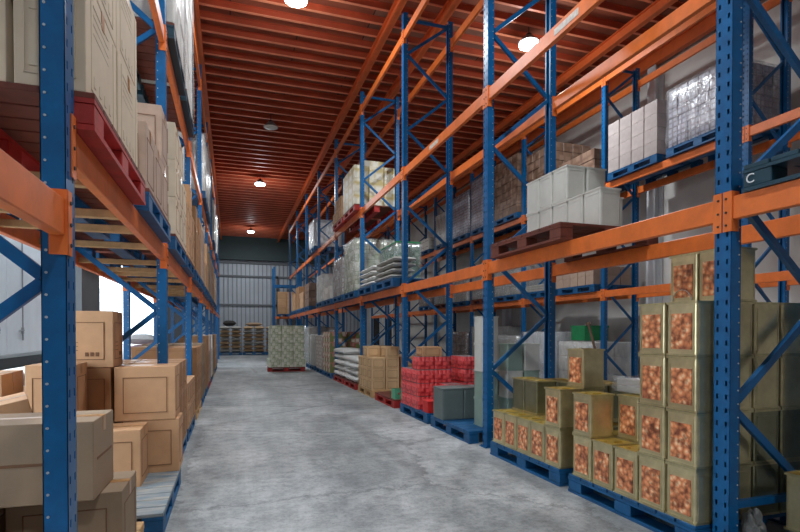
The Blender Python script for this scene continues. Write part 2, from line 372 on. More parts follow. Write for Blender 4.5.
def rack(label, xf, s, depth, ys, levels, top, kdetail, bars=(), group=None, phase=.82):
    D = depth
    root = thing('pallet_rack', label, 'rack', (xf, ys[0], 0), 0, group)
    um = upright_mesh(s); umb = upright_mesh(-s); fm = foot_mesh(s); fmb = foot_mesh(-s)
    # one brace mesh per kind
    def brace(z0, z1, off):
        bm = bmesh.new(); bar(bm, (s*.082, off, z0), (s*(D-.082), off, z1), .042, .028); return mesh('brace', bm, M['blue'])
    br = []
    z = phase; k = 0
    br.append(brace(.27, .27, 0)); br.append(brace(6.22, 6.22, 0))
    while z < 6.0:
        br.append(brace(z, max(.06, z-.58), .004)); br.append(brace(z+.02, min(6.2, z+.59), -.004)); z += 1.21
    far = bmesh.new(); nfar = 0
    for i, y in enumerate(ys):
        f = link('upright', um, root, (0, y-ys[0], 0)); link('foot_plate', fm, f)
        b = link('upright', umb, root, (s*D, y-ys[0], 0)); link('foot_plate', fmb, b)
        if i < kdetail:
            for me in br: link('brace', me, f)
        else:
            nfar += 1
            for me in br:
                o = len(far.verts); far.from_mesh(me); far.verts.ensure_lookup_table()
                bmesh.ops.translate(far, verts=far.verts[o:], vec=(0, y-ys[0], 0))
    if nfar:
        o = link('brace', mesh('braces', far, M['blue']), root); o['kind'] = 'stuff'
    else: far.free()
    # beams
    def beam_mesh(L, sgn):
        bm = bmesh.new()
        a, b = sorted((0.004*sgn, .05*sgn)); rbx(bm, a, b, 0, L, -.125, 0, .004, 1)
        a, b = sorted((0.01*sgn, .03*sgn)); bx(bm, a, b, 0, L, -.035, .0)
        return mesh('beam', bm, M['orange'])
    def conn_mesh(sgn):
        # end plate hooked on the upright, seen from the aisle with six bolts
        bm = bmesh.new()
        a, b = sorted((-.006*sgn, -.001*sgn)); bx(bm, a, b, .004, .046, -.19, .03)
        a, b = sorted((-.006*sgn, .05*sgn)); bx(bm, a, b, .051, .057, -.19, .03)
        a, b = sorted((-.006*sgn, -.001*sgn)); bx(bm, a, b, .046, .056, -.19, .03)
        for z in (-.155, -.085, -.01): cyl(bm, (-.0075*sgn, .024, z), .007, .004, 8, 1, 'X')
        return mesh('beam_connector', bm, [M['orange'], M['dark']])
    def conn_flip(sgn):
        me = conn_mesh(sgn).copy()
        me.transform(Matrix.Scale(-1, 4, (0, 1, 0))); me.flip_normals(); return me
    cm = {1: (conn_mesh(s), conn_flip(s)), -1: (conn_mesh(-s), conn_flip(-s))}
    cache = {}
    for i in range(len(ys)-1):
        L = round(ys[i+1]-ys[i]-.1, 3)
        for z in (levels(i) if callable(levels) else levels):
            for side in (1, -1):
                key = (L, side)
                if key not in cache: cache[key] = beam_mesh(L, s*side)
                x = 0 if side == 1 else s*D
                o = link('beam', cache[key], root, (x, ys[i]-ys[0]+.05, z))
                if i < 4 or side == 1 and i < 6:
                    link('beam_connector', cm[side][0], o, (0, -.05, 0)); link('beam_connector', cm[side][1], o, (0, L+.05, 0))
    bbm = {}
    for i, z in bars:
        if 'b' not in bbm:
            bm = bmesh.new(); rbx(bm, *sorted((.05*s, (D-.05)*s)), -.025, .025, -.05, -.004, .004, 1); bbm['b'] = mesh('support_bar', bm, M['wood'])
        for t in (.18, .42, .58, .82): link('support_bar', bbm['b'], root, (0, ys[i]-ys[0]+2.8*t, z))
    return root

RY = [2.14+2.8*k for k in range(-1, 9)]
LY = [2.05+2.8*k for k in range(-1, 9)]
SY = [5.16+2.8*k for k in range(-1, 8)]
RX, LX, SX = 2.60, -.53, 6.66
RZ = (1.99, 3.84, 6.0)
LZ0 = (1.70, 3.84)
rack('blue and orange pallet rack right of the aisle, loaded with gold tins', RX, 1, .85, RY, RZ, 6.3, 6)
rack('blue and orange pallet rack left of the aisle, loaded with cardboard cartons', LX, -1, .84, LY, lambda i: (1.70, 3.84) if i == 0 else ((1.98, 3.84) if i < 3 else (1.98, 3.84, 6.0)), 6.3, 5, bars=((1, 1.93), (2, 1.93), (3, 1.93)), phase=.21)
rack('blue and orange pallet rack standing along the cream side wall', SX, 1, .8, SY, (2.02, 4.02, 6.05), 6.3, 5)

# end rack across the far end
def end_rack():
    root = thing('pallet_rack', 'small blue rack standing across the far end beside wall', 'rack', (2.3, 29.6, 0))
    bm = bmesh.new(); bx(bm, -.05, .05, 0, .08, 0, 4.9); um = mesh('upright', bm, M['blue'])
    for x in (0, 1.5):
        for y in (0, .85): link('upright', um, root, (x, y, 0))
    for z in (2.1, 3.9):
        bm = bmesh.new(); bx(bm, .05, 1.45, 0, .05, -.12, 0); bme = mesh('beam', bm, M['orange'] if z < 3 else M['blue'])
        for y in (0, .85): link('beam', bme, root, (0, y, z))
end_rack()

# ------------------------------------------------------------------ templates: pallets
def pallet_meshes(key, L, W, H, m_deck, m_body):
    # deck boards run across (x), L along y, W along x, origin at the centre of the base
    n = 8 if L > 1 else 6
    bm = bmesh.new(); w = L/n
    for i in range(n):
        y = -L/2+i*w; rbx(bm, -W/2, W/2, y+.006, y+w-.006, H-.024, H, .003, 1)
    deck = mesh(key+'_deck', bm, m_deck)
    bm = bmesh.new()
    for x in (-W/2+.0, -.06, W/2-.12): bx(bm, x, x+.12, -L/2, L/2, H-.042, H-.0245)
    for x in (-W/2+.002, -.06, W/2-.122):
        for y in (-L/2+.002, -.075, L/2-.152): rbx(bm, x, x+.12, y, y+.15, .0205, H-.0425, .004, 1)
    blocks = mesh(key+'_blocks', bm, m_body)
    bm = bmesh.new()
    for x in (-W/2, -.06, W/2-.12): bx(bm, x, x+.12, -L/2, L/2, 0, .02)
    base = mesh(key+'_base', bm, m_body)
    return deck, blocks, base
PAL = {}
for k, md, mb in (('darkwood', 'redwood', 'tealpal'), ('bluebrown', 'redwood', 'bluepal'), ('blue', 'bluepal', 'bluepal'), ('bluewood', 'bluewood', 'bluepal'), ('red', 'redwood', 'redpal'), ('redwood', 'redwood', 'redwood'), ('wood', 'wood', 'wood'), ('teal', 'tealpal', 'tealpal')):
    PAL[k] = pallet_meshes(k, 1.16, 1.0, .14, M[md], M[mb])
PH = .14
def pallet(kind, x, y, z, label, rz=0):
    t = thing('pallet', label, 'pallet', (x, y, z), rz, 'pallets under the goods')
    for n, me in zip(('deck', 'blocks', 'base_boards'), PAL[kind]): link(n, me, t)
    return t

# ------------------------------------------------------------------ templates: cartons
CART = {}
def carton_meshes(w, d, h, m, ink='ink', style=0):
    # w along x, d along y, h; the print is on both y and x faces; flaps meet in a groove along the top
    key = (round(w, 3), round(d, 3), round(h, 3), m, ink, style)
    if key in CART: return CART[key]
    bm = bmesh.new()
    v, fs = bx(bm, -w/2, w/2, -d/2, d/2, 0, h)
    bmesh.ops.subdivide_edges(bm, edges=bm.edges[:], cuts=3, use_grid_fill=True)
    for q in bm.verts:
        x, y, z = q.co.x/(w/2), q.co.y/(d/2), (q.co.z-h/2)/(h/2)
        if abs(x) > .999 and abs(y) < .999 and abs(z) < .999: q.co.x += math.copysign(.002*(1-y*y)*(1-z*z), x)
        if abs(y) > .999 and abs(x) < .999 and abs(z) < .999: q.co.y += math.copysign(.002*(1-x*x)*(1-z*z), y)
    es = [e for e in bm.edges if len(e.link_faces) == 2 and e.calc_face_angle(0) > .8]
    bmesh.ops.bevel(bm, geom=es, offset=.0045, segments=2, profile=.6, affect='EDGES')
    # flap seam and printed frame lines are pattern of the body
    bx(bm, -w/2+.006, w/2-.006, -.0022, .0022, h-.002, h+.0006, 1)
    for sx in (-1, 1):
        bx(bm, sx*w/2-.003 if sx > 0 else -w/2-.0008, w/2+.0008 if sx > 0 else -w/2+.003, -.0018, .0018, h*.86, h-.006, 1)
    def frame(axis, sgn):
        a = (w if axis == 'y' else d); hw = a*.36; z0, z1 = h*.14, h*.80; t = .0035
        off = (d if axis == 'y' else w)/2+.0017
        rects = [(-hw, hw, z0, z0+t), (-hw, hw, z1-t, z1), (-hw, -hw+t, z0, z1), (hw-t, hw, z0, z1)]
        if style == 1:
            rects += [(-hw*.8, -hw*.1, h*.3+i*.03, h*.3+i*.03+.005) for i in range(3)] + [(hw*.2+i*.035, hw*.2+i*.035+.022, h*.2, h*.2+.03) for i in range(3)]
        if style == 2:
            rects = [(-hw*.8, hw*.5, h*.86-i*.035, h*.86-i*.035+.008) for i in range(4)] + [(-hw*.8+i*hw*.45, -hw*.8+i*hw*.45+.03, h*.16, h*.16+.04) for i in range(4)] + [(-hw, hw, z0*.7, z0*.7+t), (-hw, -hw+t, z0*.7, h*.95), (hw-t, hw, z0*.7, h*.95)]
        if style == 3:
            rects = [(-hw, hw, h*.48, h*.48+.012)]
        for a0, a1, b0, b1 in rects:
            if axis == 'y': bx(bm, a0, a1, sgn*off-.0035, sgn*off+.0008, b0, b1, 1)
            else: bx(bm, sgn*off-.0035, sgn*off+.0008, a0, a1, b0, b1, 1)
    if style != 9:
        for ax in 'xy':
            for sg in (-1, 1): frame(ax, sg)
    body = mesh('carton_body', bm, [M[m], M[ink]])
    bm = bmesh.new(); t = .024
    bx(bm, -w/2-.001, w/2+.001, -t, t, h+.0004, h+.0012)
    for sx in (-1, 1):
        a, b = sorted((sx*(w/2+.0012), sx*(w/2+.0026))); bx(bm, a, b, -t, t, h-.07, h-.002)
    tape = mesh('carton_tape', bm, M['tape'])
    CART[key] = (body, tape); return CART[key]

def carton(x, y, z, w, d, h, m, label, rz=0, group=None, ink='ink', style=0, tape=True, name='carton'):
    body, tp = carton_meshes(w, d, h, m, ink, style)
    o = link(name, body, None, (x, y, z), rz)
    tag(o, label, 'box', group)
    if tape: link('packing_tape', tp, o)
    return o

def stack(look, m, where, group, xf, s, y0, z0, rows, cols, layers, w, d, h, skip=None, jit=.012, ink='ink', style=0, tape=True, heights=None, gap=.018):
    """cartons piled on a pallet: row 0 faces the aisle at x = xf and rows go back by s; columns run along +y"""
    for r in range(rows):
        for c in range(cols):
            for l in range(layers if heights is None else heights(r, c)):
                if skip and skip(r, c, l): continue
                x = xf+s*(w/2+r*(w+gap))+random.uniform(-.002, .002)*s
                y = y0+d/2+c*(d+gap)+random.uniform(-.001, .001)
                lab = '%s carton, %s layer%s%s, %s' % (look, LAYER[l], ', %s from near end' % ORD[c] if cols > 1 else '', ', %s row' % ROW[r] if rows > 1 else '', where)
                carton(x, y, z0+l*h+.001*l, w, d, h-.001, m, lab, random.uniform(-.003, .003), group, ink, style, tape)

# ------------------------------------------------------------------ templates: tins
TW, TH = .222, .322
def tin_meshes():
    w = TW-.006; a = w/2; h = TH-.002
    bm = bmesh.new()
    v, fs = bx(bm, -a+.003, a-.003, -a+.003, a-.003, .004, h-.012)
    es = [e for e in bm.edges if abs(e.verts[0].co.z-e.verts[1].co.z) > .1]
    bmesh.ops.bevel(bm, geom=es, offset=.014, segments=3, profile=.5, affect='EDGES')
    # raised panel frames pressed into each wall
    for ax in range(4):
        R = Matrix.Rotation(ax*PI/2, 4, 'Z'); n = len(bm.verts)
        u = a-.003
        for y0, y1, z0, z1 in ((-a+.022, a-.022, .022, .028), (-a+.022, a-.022, h-.045, h-.039), (-a+.022, -a+.027, .022, h-.04), (a-.027, a-.022, .022, h-.04)):
            bx(bm, u-.002, u+.0022, y0, y1, z0, z1)
        bm.verts.ensure_lookup_table(); bmesh.ops.transform(bm, matrix=R, verts=bm.verts[n:])
    body = bm
    bm2 = bmesh.new()
    def ring(bm, z0, z1, e):
        bx(bm, -a-e, a+e, -a-e, -a+.006, z0, z1); bx(bm, -a-e, a+e, a-.006, a+e, z0, z1); bx(bm, -a-e, -a+.006, -a+.006, a-.006, z0, z1); bx(bm, a-.006, a+e, -a+.006, a-.006, z0, z1)
    ring(bm2, h-.014, h, .001); bm3 = bmesh.new(); ring(bm3, 0, .012, .001)
    lid = bmesh.new(); bx(lid, -a+.006, a-.006, -a+.006, a-.006, h-.014, h-.006); cyl(lid, (-a*.45, a*.4, h-.003), .024, .006, 16)
    bar(lid, (-.03, -.03, h-.002), (.05, -.03, h-.002), .008, .003)
    lab = bmesh.new(); u = a+.0005
    bx(lab, -u-.0012, -u+.006, -a*.66, a*.66, .04, h*.78)
    return body, bm2, lid, lab, bm3
def mk_tin(mb, ml):
    b, r, l, la, r2 = tin_meshes()
    return mesh('tin_body', b, M[mb]), mesh('tin_rim', r, M['tinrim' if mb in ('gold', 'olive') else mb]), mesh('tin_lid', l, M[ml]), mesh('tin_label', la, M['label']), mesh('tin_rim', r2, M['tinrim' if mb in ('gold', 'olive') else mb])
TIN = {'gold': mk_tin('gold', 'yellowlid'), 'olive': mk_tin('olive', 'yellowlid'), 'white': mk_tin('whitetin', 'whitetin'), 'pale green': mk_tin('greentin', 'whitetin')}
def tin(kind, x, y, z, label, lab=True, rz=0, group='tins piled on the pallets'):
    b, r, l, la, r2 = TIN[kind]
    t = thing('square_tin', label, 'tin', (x, y, z), rz, group)
    link('body', b, t); link('rim', r, t); link('rim', r2, t); link('lid', l, t)
    if lab: link('picture_label', la, t)
    return t

# ------------------------------------------------------------------ templates: sacks, wrapped loads
SACK = {}
def sack_mesh(w, d, h, m, seed, pinch=.9):
    key = (round(w, 2), round(d, 2), round(h, 2), m, seed, pinch)
    if key in SACK: return SACK[key]
    rnd = random.Random(seed); bm = bmesh.new()
    bx(bm, -1, 1, -1, 1, -1, 1)
    bmesh.ops.subdivide_edges(bm, edges=bm.edges[:], cuts=7, use_grid_fill=True)
    ph = [rnd.uniform(0, 6) for _ in range(6)]
    for v in bm.verts:
        x, y, z = v.co
        e = 1-pinch*max(abs(x), abs(y))**5          # pinched towards the ends
        zz = z*(.16+.84*e)
        k = 1-.1*abs(z)
        zz += .07*math.sin(4*x+ph[0])*math.cos(5*y+ph[1])
        v.co = (x*w/2*k*(1+.02*math.sin(6*y+ph[2])), y*d/2*k*(1+.02*math.sin(5*x+ph[3])), h/2+zz*h/2)
    bmesh.ops.smooth_vert(bm, verts=bm.verts[:], factor=.4, use_axis_x=True, use_axis_y=True, use_axis_z=True)
    for f in bm.faces: f.smooth = True
    for i, sz in ((0, w), (1, d), (2, h)):
        a = min(v.co[i] for v in bm.verts); b = max(v.co[i] for v in bm.verts)
        for v in bm.verts: v.co[i] = (v.co[i]-a)/(b-a)*sz-(sz/2 if i < 2 else 0)
    SACK[key] = mesh('sack', bm, M[m]); return SACK[key]
def sack(x, y, z, w, d, h, m, label, group, rz=0, pinch=.9):
    o = link('sack', sack_mesh(w, d, h, m, random.randint(0, 3), pinch), None, (x, y, z), rz+random.uniform(-.03, .03))
    return tag(o, label, 'sack', group)

def film_mesh(W, L, H, seed):
    bm = bmesh.new(); bx(bm, -W/2-.012, W/2+.012, -L/2-.012, L/2+.012, .0, H+.012)
    bmesh.ops.subdivide_edges(bm, edges=bm.edges[:], cuts=6, use_grid_fill=True)
    r = random.Random(seed)
    for v in bm.verts: v.co += Vector((r.uniform(-.008, .008), r.uniform(-.008, .008), r.uniform(-.004, .008) if v.co.z > .01 else 0))
    for f in bm.faces: f.smooth = True
    return mesh('stretch_film', bm, M['film'])

def wrapped(label, x, y, z, W, L, H, nx, ny, nz, m, name='wrapped_load', film=True, jit=.006, cap=None, group='film wrapped loads'):
    """goods bound into one block by stretch film: packs laid in a grid plus the film round them"""
    t = thing(name, label, 'wrapped goods', (x, y, z), 0, group)
    bm = bmesh.new(); r = random.Random(len(label)*7+int(abs(y)*10))
    w, l, h = W/nx, L/ny, H/nz
    for i in range(nx):
        for j in range(ny):
            for k in range(nz):
                if 0 < i < nx-1 and 0 < j < ny-1 and k < nz-1: continue
                dx, dy = r.uniform(-jit, jit), r.uniform(-jit, jit)
                x0, y0 = -W/2+i*w, -L/2+j*l
                rbx(bm, x0+.004+dx, x0+w-.004+dx, y0+.004+dy, y0+l-.004+dy, k*h+.001, (k+1)*h-.003, min(.008, h*.06), 1)
    link('packs', mesh('packs', bm, M[m]), t)
    if film: link('stretch_film', film_mesh(W+.012, L+.012, H, int(y*10)), t)
    if cap:
        bm = bmesh.new(); rbx(bm, -W/2-.01, W/2+.01, -L/2-.01, L/2+.01, H+.014, H+.05, .01, 1); link('top_sheet', mesh('top_sheet', bm, M[cap]), t)
    return t
# ------------------------------------------------------------------ right rack, floor
rx = 2.50                      # the aisle face of the loads
def rslot(k, s): return 2.14+2.8*k+(.68, 1.98)[s]     # centre of a pallet place
XR = rx+.5

def tin_label(kind, l, c, r, where, lab):
    look = {'gold': 'gold tin with orange label' if lab else 'plain gold tin', 'olive': 'plain olive tin', 'white': 'white tin', 'pale green': 'pale green tin'}[kind]
    return '%s, %s layer, %s from near end, %s row, %s' % (look, LAYER[l], ORD[c], ROW[r], where)

pallet('blue', XR, 2.79, 0, 'blue pallet on floor under the tall stack of gold tins')
def tins0():
    w0 = 'tall nearest pile'
    y0 = 2.215
    H = {(0, 0): 4, (0, 1): 4, (0, 2): 1, (0, 3): 1, (0, 4): 2, (1, 0): 4, (1, 1): 4, (1, 2): 2, (1, 3): 2, (1, 4): 1,
         (2, 0): 4, (2, 1): 4, (2, 2): 2, (2, 3): 2, (2, 4): 2, (3, 0): 4, (3, 1): 4, (3, 2): 2, (3, 3): 2}
    for (r, c), n in H.items():
        for l in range(n):
            if r >= 2 and c == 1 and l < 3: continue
            if r == 3 and 0 < c and l < 1: continue
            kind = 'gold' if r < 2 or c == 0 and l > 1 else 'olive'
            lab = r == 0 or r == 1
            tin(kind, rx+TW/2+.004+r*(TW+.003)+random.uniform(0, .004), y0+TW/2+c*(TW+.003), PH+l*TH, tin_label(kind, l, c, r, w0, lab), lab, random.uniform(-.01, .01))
    tin('gold', 2.866, 2.33, PH+4*TH, 'gold tin on top of the tallest pile, beside the upright', True, -.01)
    t = tin('gold', 2.872, 2.556, PH+4*TH, 'gold tin with pale arc mark, second on top of the tallest pile', True, .02)
    bm = bmesh.new()
    for q in range(12):
        a0, a1 = PI*q/12, PI*(q+1)/12
        bar(bm, (-.1135, .07*math.cos(a0), .02+.07*math.sin(a0)), (-.1135, .07*math.cos(a1), .02+.07*math.sin(a1)), .016, .002)
    link('arc_mark', mesh('arc_mark', bm, M['white']), t)
tins0()
wrapped('flat clear wrapped bundle lying on the low gold tins beside the tallest pile', 3.08, 3.02, PH+2*TH+.001, .42, .5, .1, 2, 2, 2, 'sackgrey', name='wrapped_bundle')

pallet('blue', XR, 4.06, 0, 'blue pallet on floor under the low stepped pile of tins')
def tins1():
    w0 = 'low stepped pile'
    y0 = 3.485
    H = {(0, 0): 2, (0, 1): 1, (0, 2): 1, (0, 3): 1, (0, 4): 1, (1, 0): 2, (1, 1): 1, (1, 2): 1, (1, 3): 2, (1, 4): 2, (2, 0): 1, (2, 1): 2, (2, 2): 2, (2, 3): 2, (2, 4): 1, (3, 1): 2, (3, 2): 2}
    for (r, c), n in H.items():
        for l in range(n):
            if r > 0 and l == 0 and not (r == 1 and c in (2,)): 
                if not (c in (3, 4, 1, 2, 0) and r < 4): continue
            if r >= 2 and l == 0 and n > 1 and c not in (0,): kind = 'olive'
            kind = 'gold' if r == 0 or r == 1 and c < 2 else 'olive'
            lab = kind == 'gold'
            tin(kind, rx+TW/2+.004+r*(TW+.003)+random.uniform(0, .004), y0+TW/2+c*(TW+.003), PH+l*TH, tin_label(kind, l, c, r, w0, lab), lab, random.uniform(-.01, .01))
    tin('gold', 2.842, 3.6, PH+2*TH, 'gold tin standing alone as third layer of the low stepped pile', True, .015)
tins1()

# single tin and crumpled bag at the near end
pallet('blue', 3.25, 1.42, 0, 'blue pallet on floor at the near end past the first upright')
tin('gold', 3.06, 1.93, PH, 'single gold tin on the pallet past the first upright', False)
def crumple(name, label, x, y, z, r, h, m, cat):
    bm = bmesh.new(); bmesh.ops.create_icosphere(bm, subdivisions=4, radius=1)
    rn = random.Random(3)
    ph = [Vector((rn.uniform(-1, 1), rn.uniform(-1, 1), rn.uniform(-1, 1))).normalized() for _ in range(14)]
    for v in bm.verts:
        n = v.co.normalized(); k = 1
        for i, p in enumerate(ph): k += .05*math.sin(9*n.dot(p)+i)*(1 if i % 2 else .7)
        v.co = Vector((n.x*r*k, n.y*r*k, max(-.35, n.z)*h*k))
    zm = min(v.co.z for v in bm.verts)
    for v in bm.verts: v.co.z -= zm
    o = link(name, mesh(name, bm, M[m]), None, (x, y, z)); tag(o, label, cat)
crumple('plastic_bag', 'crumpled grey plastic bag on the floor behind the nearest upright', 2.80, 2.105, 0, .062, .17, 'bag', 'bag')

# second bay
pallet('blue', XR, 5.70, 0, 'blue pallet on floor with two grey boxes and pale tins')
def bay2():
    w0 = 'behind second upright'
    for l in range(4): tin('white' if l > 1 else 'pale green', 2.86, 5.41, PH+l*TH, '%s tin, %s layer of the slim tower behind second upright' % ('white' if l > 1 else 'pale green', LAYER[l]), False)
    for l in range(3):
        for i, x in enumerate((3.2, 3.40)):
            for j, y in enumerate((5.42, 5.66)):
                if i == 1 and j == 0 and l == 0: continue
                tin('white' if (i+j+l) % 2 else 'pale green', x+.01*i+.02*i, y, PH+l*TH, '%s tin, %s layer, %s and %s, block behind slim tower' % ('white' if (i+j+l) % 2 else 'pale green', LAYER[l], ('inner', 'outer')[i], ('near', 'far')[j]), False)
    for i, x in enumerate((2.64, 2.935)):
        o = link('metal_box', BOXM, None, (x, 6.02, PH)); tag(o, ('grey green metal box at aisle edge of blue pallet', 'grey green metal box set second from aisle edge of blue pallet')[i], 'box', 'grey boxes')
        link('lid', BOXL, o)
bm = bmesh.new(); rbx(bm, -.143, .143, -.16, .16, 0, .375, .012, 3); BOXM = mesh('metal_box', bm, M['silvergrey'])
bm = bmesh.new(); rbx(bm, -.146, .146, -.163, .163, .375, .40, .008, 2); BOXL = mesh('metal_box_lid', bm, M['silvergrey'])
bay2()

pallet('blue', XR, 6.98, 0, 'blue pallet on floor under the red drink can packs')
bm = bmesh.new()
def can_pack_mesh():
    bm = bmesh.new()
    for i in range(4):
        for j in range(4):
            cyl(bm, (-.096+i*.064, -.092+j*.0615, .092), .0315, .178, 12, 0)
    for i in range(4):
        for j in range(4): cyl(bm, (-.096+i*.064, -.092+j*.0615, .1825), .026, .003, 10, 1)
    bm2 = bmesh.new(); rbx(bm2, -.129, .129, -.124, .124, .001, .12, .01, 2)
    return mesh('cans', bm, [M['redcan'], M['steel']]), mesh('tray', bm2, M['redcans'])
M['redcan'] = mat('red_can_paint', (226, 48, 58), .3, var=.25, scale=30, rgb2=(240, 120, 120))
CANS, TRAY = can_pack_mesh()
def can_pack(x, y, z, label, group='red drink packs'):
    t = thing('drink_pack', label, 'drink pack', (x, y, z), random.uniform(-.02, .02), group)
    link('cans', CANS, t); link('tray', TRAY, t)
for r in range(2):
    for c in range(3):
        for l in range(3): can_pack(rx+.13+r*.264, 6.9+c*.252, PH+l*.187, 'red can pack, %s layer, %s from near end, %s row, red aisle stack' % (LAYER[l], ORD[c], ROW[r]))
for i, (x, y, l) in enumerate(((2.66, 6.98, 3), (2.93, 6.98, 3))): can_pack(x, y, PH+l*.187, ('red can pack on top of the red stack, at the aisle edge', 'red can pack on top of the red stack, set back from aisle')[i])
for l in range(2): can_pack(2.96, 6.62, PH+l*.187, 'red can pack, %s layer, jutting out at the near end of stack' % LAYER[l])
for c in range(2):
    for l in range(4): can_pack(3.34, 6.86+c*.255, PH+l*.187, 'red can pack, %s layer, %s of the separate pile at back' % (LAYER[l], ('near one', 'far one')[c]))
carton(2.76, 7.0, PH+4*.187+.001, .30, .26, .14, 'tan', 'small tan carton lying on top of the red can packs', .05, None)
bm = bmesh.new(); rbx(bm, -.14, .14, -.1, .1, 0, .16, .008, 2); rm = mesh('red_crate', bm, M['red'])
bm = bmesh.new(); rbx(bm, -.145, .145, -.105, .105, .145, .165, .004, 1); rim = mesh('rim', bm, M['red'])
o = link('crate', rm, None, (2.66, 6.53, PH)); tag(o, 'solid red plastic crate on blue pallet before the red can packs', 'crate'); link('rim', rim, o)

pallet('red', XR, 8.46, 0, 'red pallet on floor, nearly empty, with a small green crate')
bm = bmesh.new()
bx(bm, -.13, .13, -.1, .1, 0, .012)
for x in (-.13, .118): bx(bm, x, x+.012, -.1, .1, .012, .16)
for y in (-.1, .088): bx(bm, -.118, .118, y, y+.012, .012, .05); bx(bm, -.118, .118, y, y+.012, .11, .16); [bx(bm, q-.012, q+.012, y, y+.012, .05, .11) for q in (-.1, -.03, .03, .1)]
o = link('crate', mesh('green_crate', bm, M['paleg']), None, (2.66, 8.02, PH)); tag(o, 'small pale green slotted crate at corner of red pallet', 'crate')
pallet('wood', XR, 9.80, 0, 'raw wooden pallet on floor under a tan carton pile')
stack('small pale tan', 'paletan', 'wooden pallet', 'tan cartons on the wooden pallet', rx, 1, 9.26, PH, 2, 3, 4, .26, .34, .205, skip=lambda r, c, l: l == 3 and (r, c) in ((0, 0), (0, 2)), tape=False)
stack('flat tan', 'tan', 'back of wooden pallet', 'tan cartons on the wooden pallet', rx+.59, 1, 9.3, PH, 1, 2, 3, .36, .4, .21, tape=False)
pallet('red', XR, 11.2, 0, 'red pallet on floor under first pile of white sacks')
pallet('red', XR, 12.5, 0, 'red pallet on floor under second pile of white sacks')
for k, (yc, n, nm) in enumerate(((11.2, 4, 'nearer sack pile'), (12.5, 5, 'farther sack pile'))):
    for l in range(n):
        for j in range(2):
            sack(2.8+.02*(l % 2), yc-.29+.58*j, PH+l*.14, .6, .56, .14, 'sackwhite', 'white sack, %s layer, %s half, %s' % (LAYER[l], ('near', 'far')[j], nm), 'white sacks on red pallets', 0, .35)
pallet('blue', XR, 14.0, 0, 'blue pallet on floor under colourful printed packs')
stack('colourful printed', 'mixpack', 'blue pallet', 'colourful packs', rx, 1, 13.5, PH, 2, 3, 4, .46, .36, .275, style=9, tape=False, skip=lambda r, c, l: r == 1 and c and l < 3)
pallet('blue', XR, 15.3, 0, 'blue pallet on floor under white spotted packs')
stack('white spotted', 'whitepack', 'deeper blue pallet', 'white spotted packs', rx, 1, 14.8, PH, 2, 2, 3, .48, .54, .33, style=9, tape=False, skip=lambda r, c, l: r == 1 and c and l < 2)
for i, y in enumerate((16.85, 18.15, 19.6, 21.0)):
    pallet('blue', XR, y, 0, '%s of the far blue pallets carrying film wrapped pale blocks' % ORD[i].capitalize())
    wrapped('%s of the far wrapped pale blue white blocks on floor' % ORD[i].capitalize(), XR, y, PH, .96, 1.08, (1.0, 1.25, 1.3, 1.1)[i], 3, 3, 5, 'sackgrey' if i % 2 else 'whitecard')

# ------------------------------------------------------------------ right rack, lower shelf
Z1 = 1.991; Z2 = 3.841
pallet('teal', XR+.09, .86+.58, Z1, 'dark teal plastic pallet with white letter on near shelf, empty')
pallet('redwood', XR, 4.06, Z1, 'red brown wooden pallet on shelf under white tins')
def tins_up():
    y0 = 3.50
    H = {(0, 0): 1, (0, 1): 1, (0, 2): 2, (0, 3): 2, (0, 4): 2, (1, 1): 1, (1, 2): 2, (1, 3): 2, (1, 4): 2}
    for (r, c), n in H.items():
        for l in range(n):
            if l == 0 and r > 0 and c > 0 and n > 1: 
                pass
            tin('white', 2.9+TW/2+r*(TW+.004), y0+TW/2+c*(TW+.003), Z1+PH+l*TH, 'white tin, %s layer, %s from near end, %s row, red brown shelf pallet' % (LAYER[l], ORD[c], ROW[r]), False, random.uniform(-.03, .03), 'white tins on the shelf')
tins_up()
pallet('blue', XR, 8.52, Z1, 'blue shelf pallet under flat grey white sacks')
pallet('blue', XR, 9.82, Z1, 'blue shelf pallet under green topped wrapped bottles')
for l in range(4):
    for j in range(2): sack(XR-.27+.012*l, 8.36+.54*j, Z1+PH+l*.098, .43, .53, .098, 'sackgrey', 'flat grey sack, %s layer, %s half, lower shelf sack pile' % (LAYER[l], ('near', 'far')[j]), 'flat grey sacks', 0, .6)
for l in range(4):
    for j in range(2): sack(XR-.27+.02*(l % 2), 9.56+.54*j, Z1+PH+l*.098, .44, .53, .098, 'sackwhite', 'flat white sack, %s layer, %s half, in front of green bottles' % (LAYER[l], ('near', 'far')[j]), 'flat grey sacks', 0, .6)
wrapped('clear wrapped green bottle block with green top sheet on lower shelf', XR+.24, 9.82, Z1+PH, .48, 1.08, .80, 2, 4, 2, 'greenbottles', cap='green')
pallet('blue', XR, 11.26, Z1, 'blue shelf pallet under tall pale wrapped block')
wrapped('tall pale green wrapped block on lower shelf beyond green bottles', XR, 11.26, Z1+PH, .96, 1.1, 1.12, 3, 3, 5, 'greenpack')
pallet('blue', XR, 12.58, Z1, 'blue shelf pallet under second pale wrapped block')
wrapped('second pale wrapped block on lower shelf, lower than its neighbour', XR, 12.58, Z1+PH, .96, 1.1, .9, 3, 3, 4, 'whitepack')
pallet('blue', XR, 14.05, Z1, 'blue shelf pallet under low grey cartons')
stack('grey white', 'whitecard', 'low pile beyond wrapped blocks', 'far shelf cartons', rx, 1, 13.52, Z1+PH, 2, 3, 2, .4, .34, .17, tape=False, style=9, skip=lambda r, c, l: l == 1 and (r+c) % 2)
pallet('blue', XR, 15.35, Z1, 'blue shelf pallet under white carton block far along')
wrapped('white carton block on lower shelf beyond low grey cartons', XR, 15.35, Z1+PH, .96, 1.1, .8, 3, 3, 3, 'whitecard')
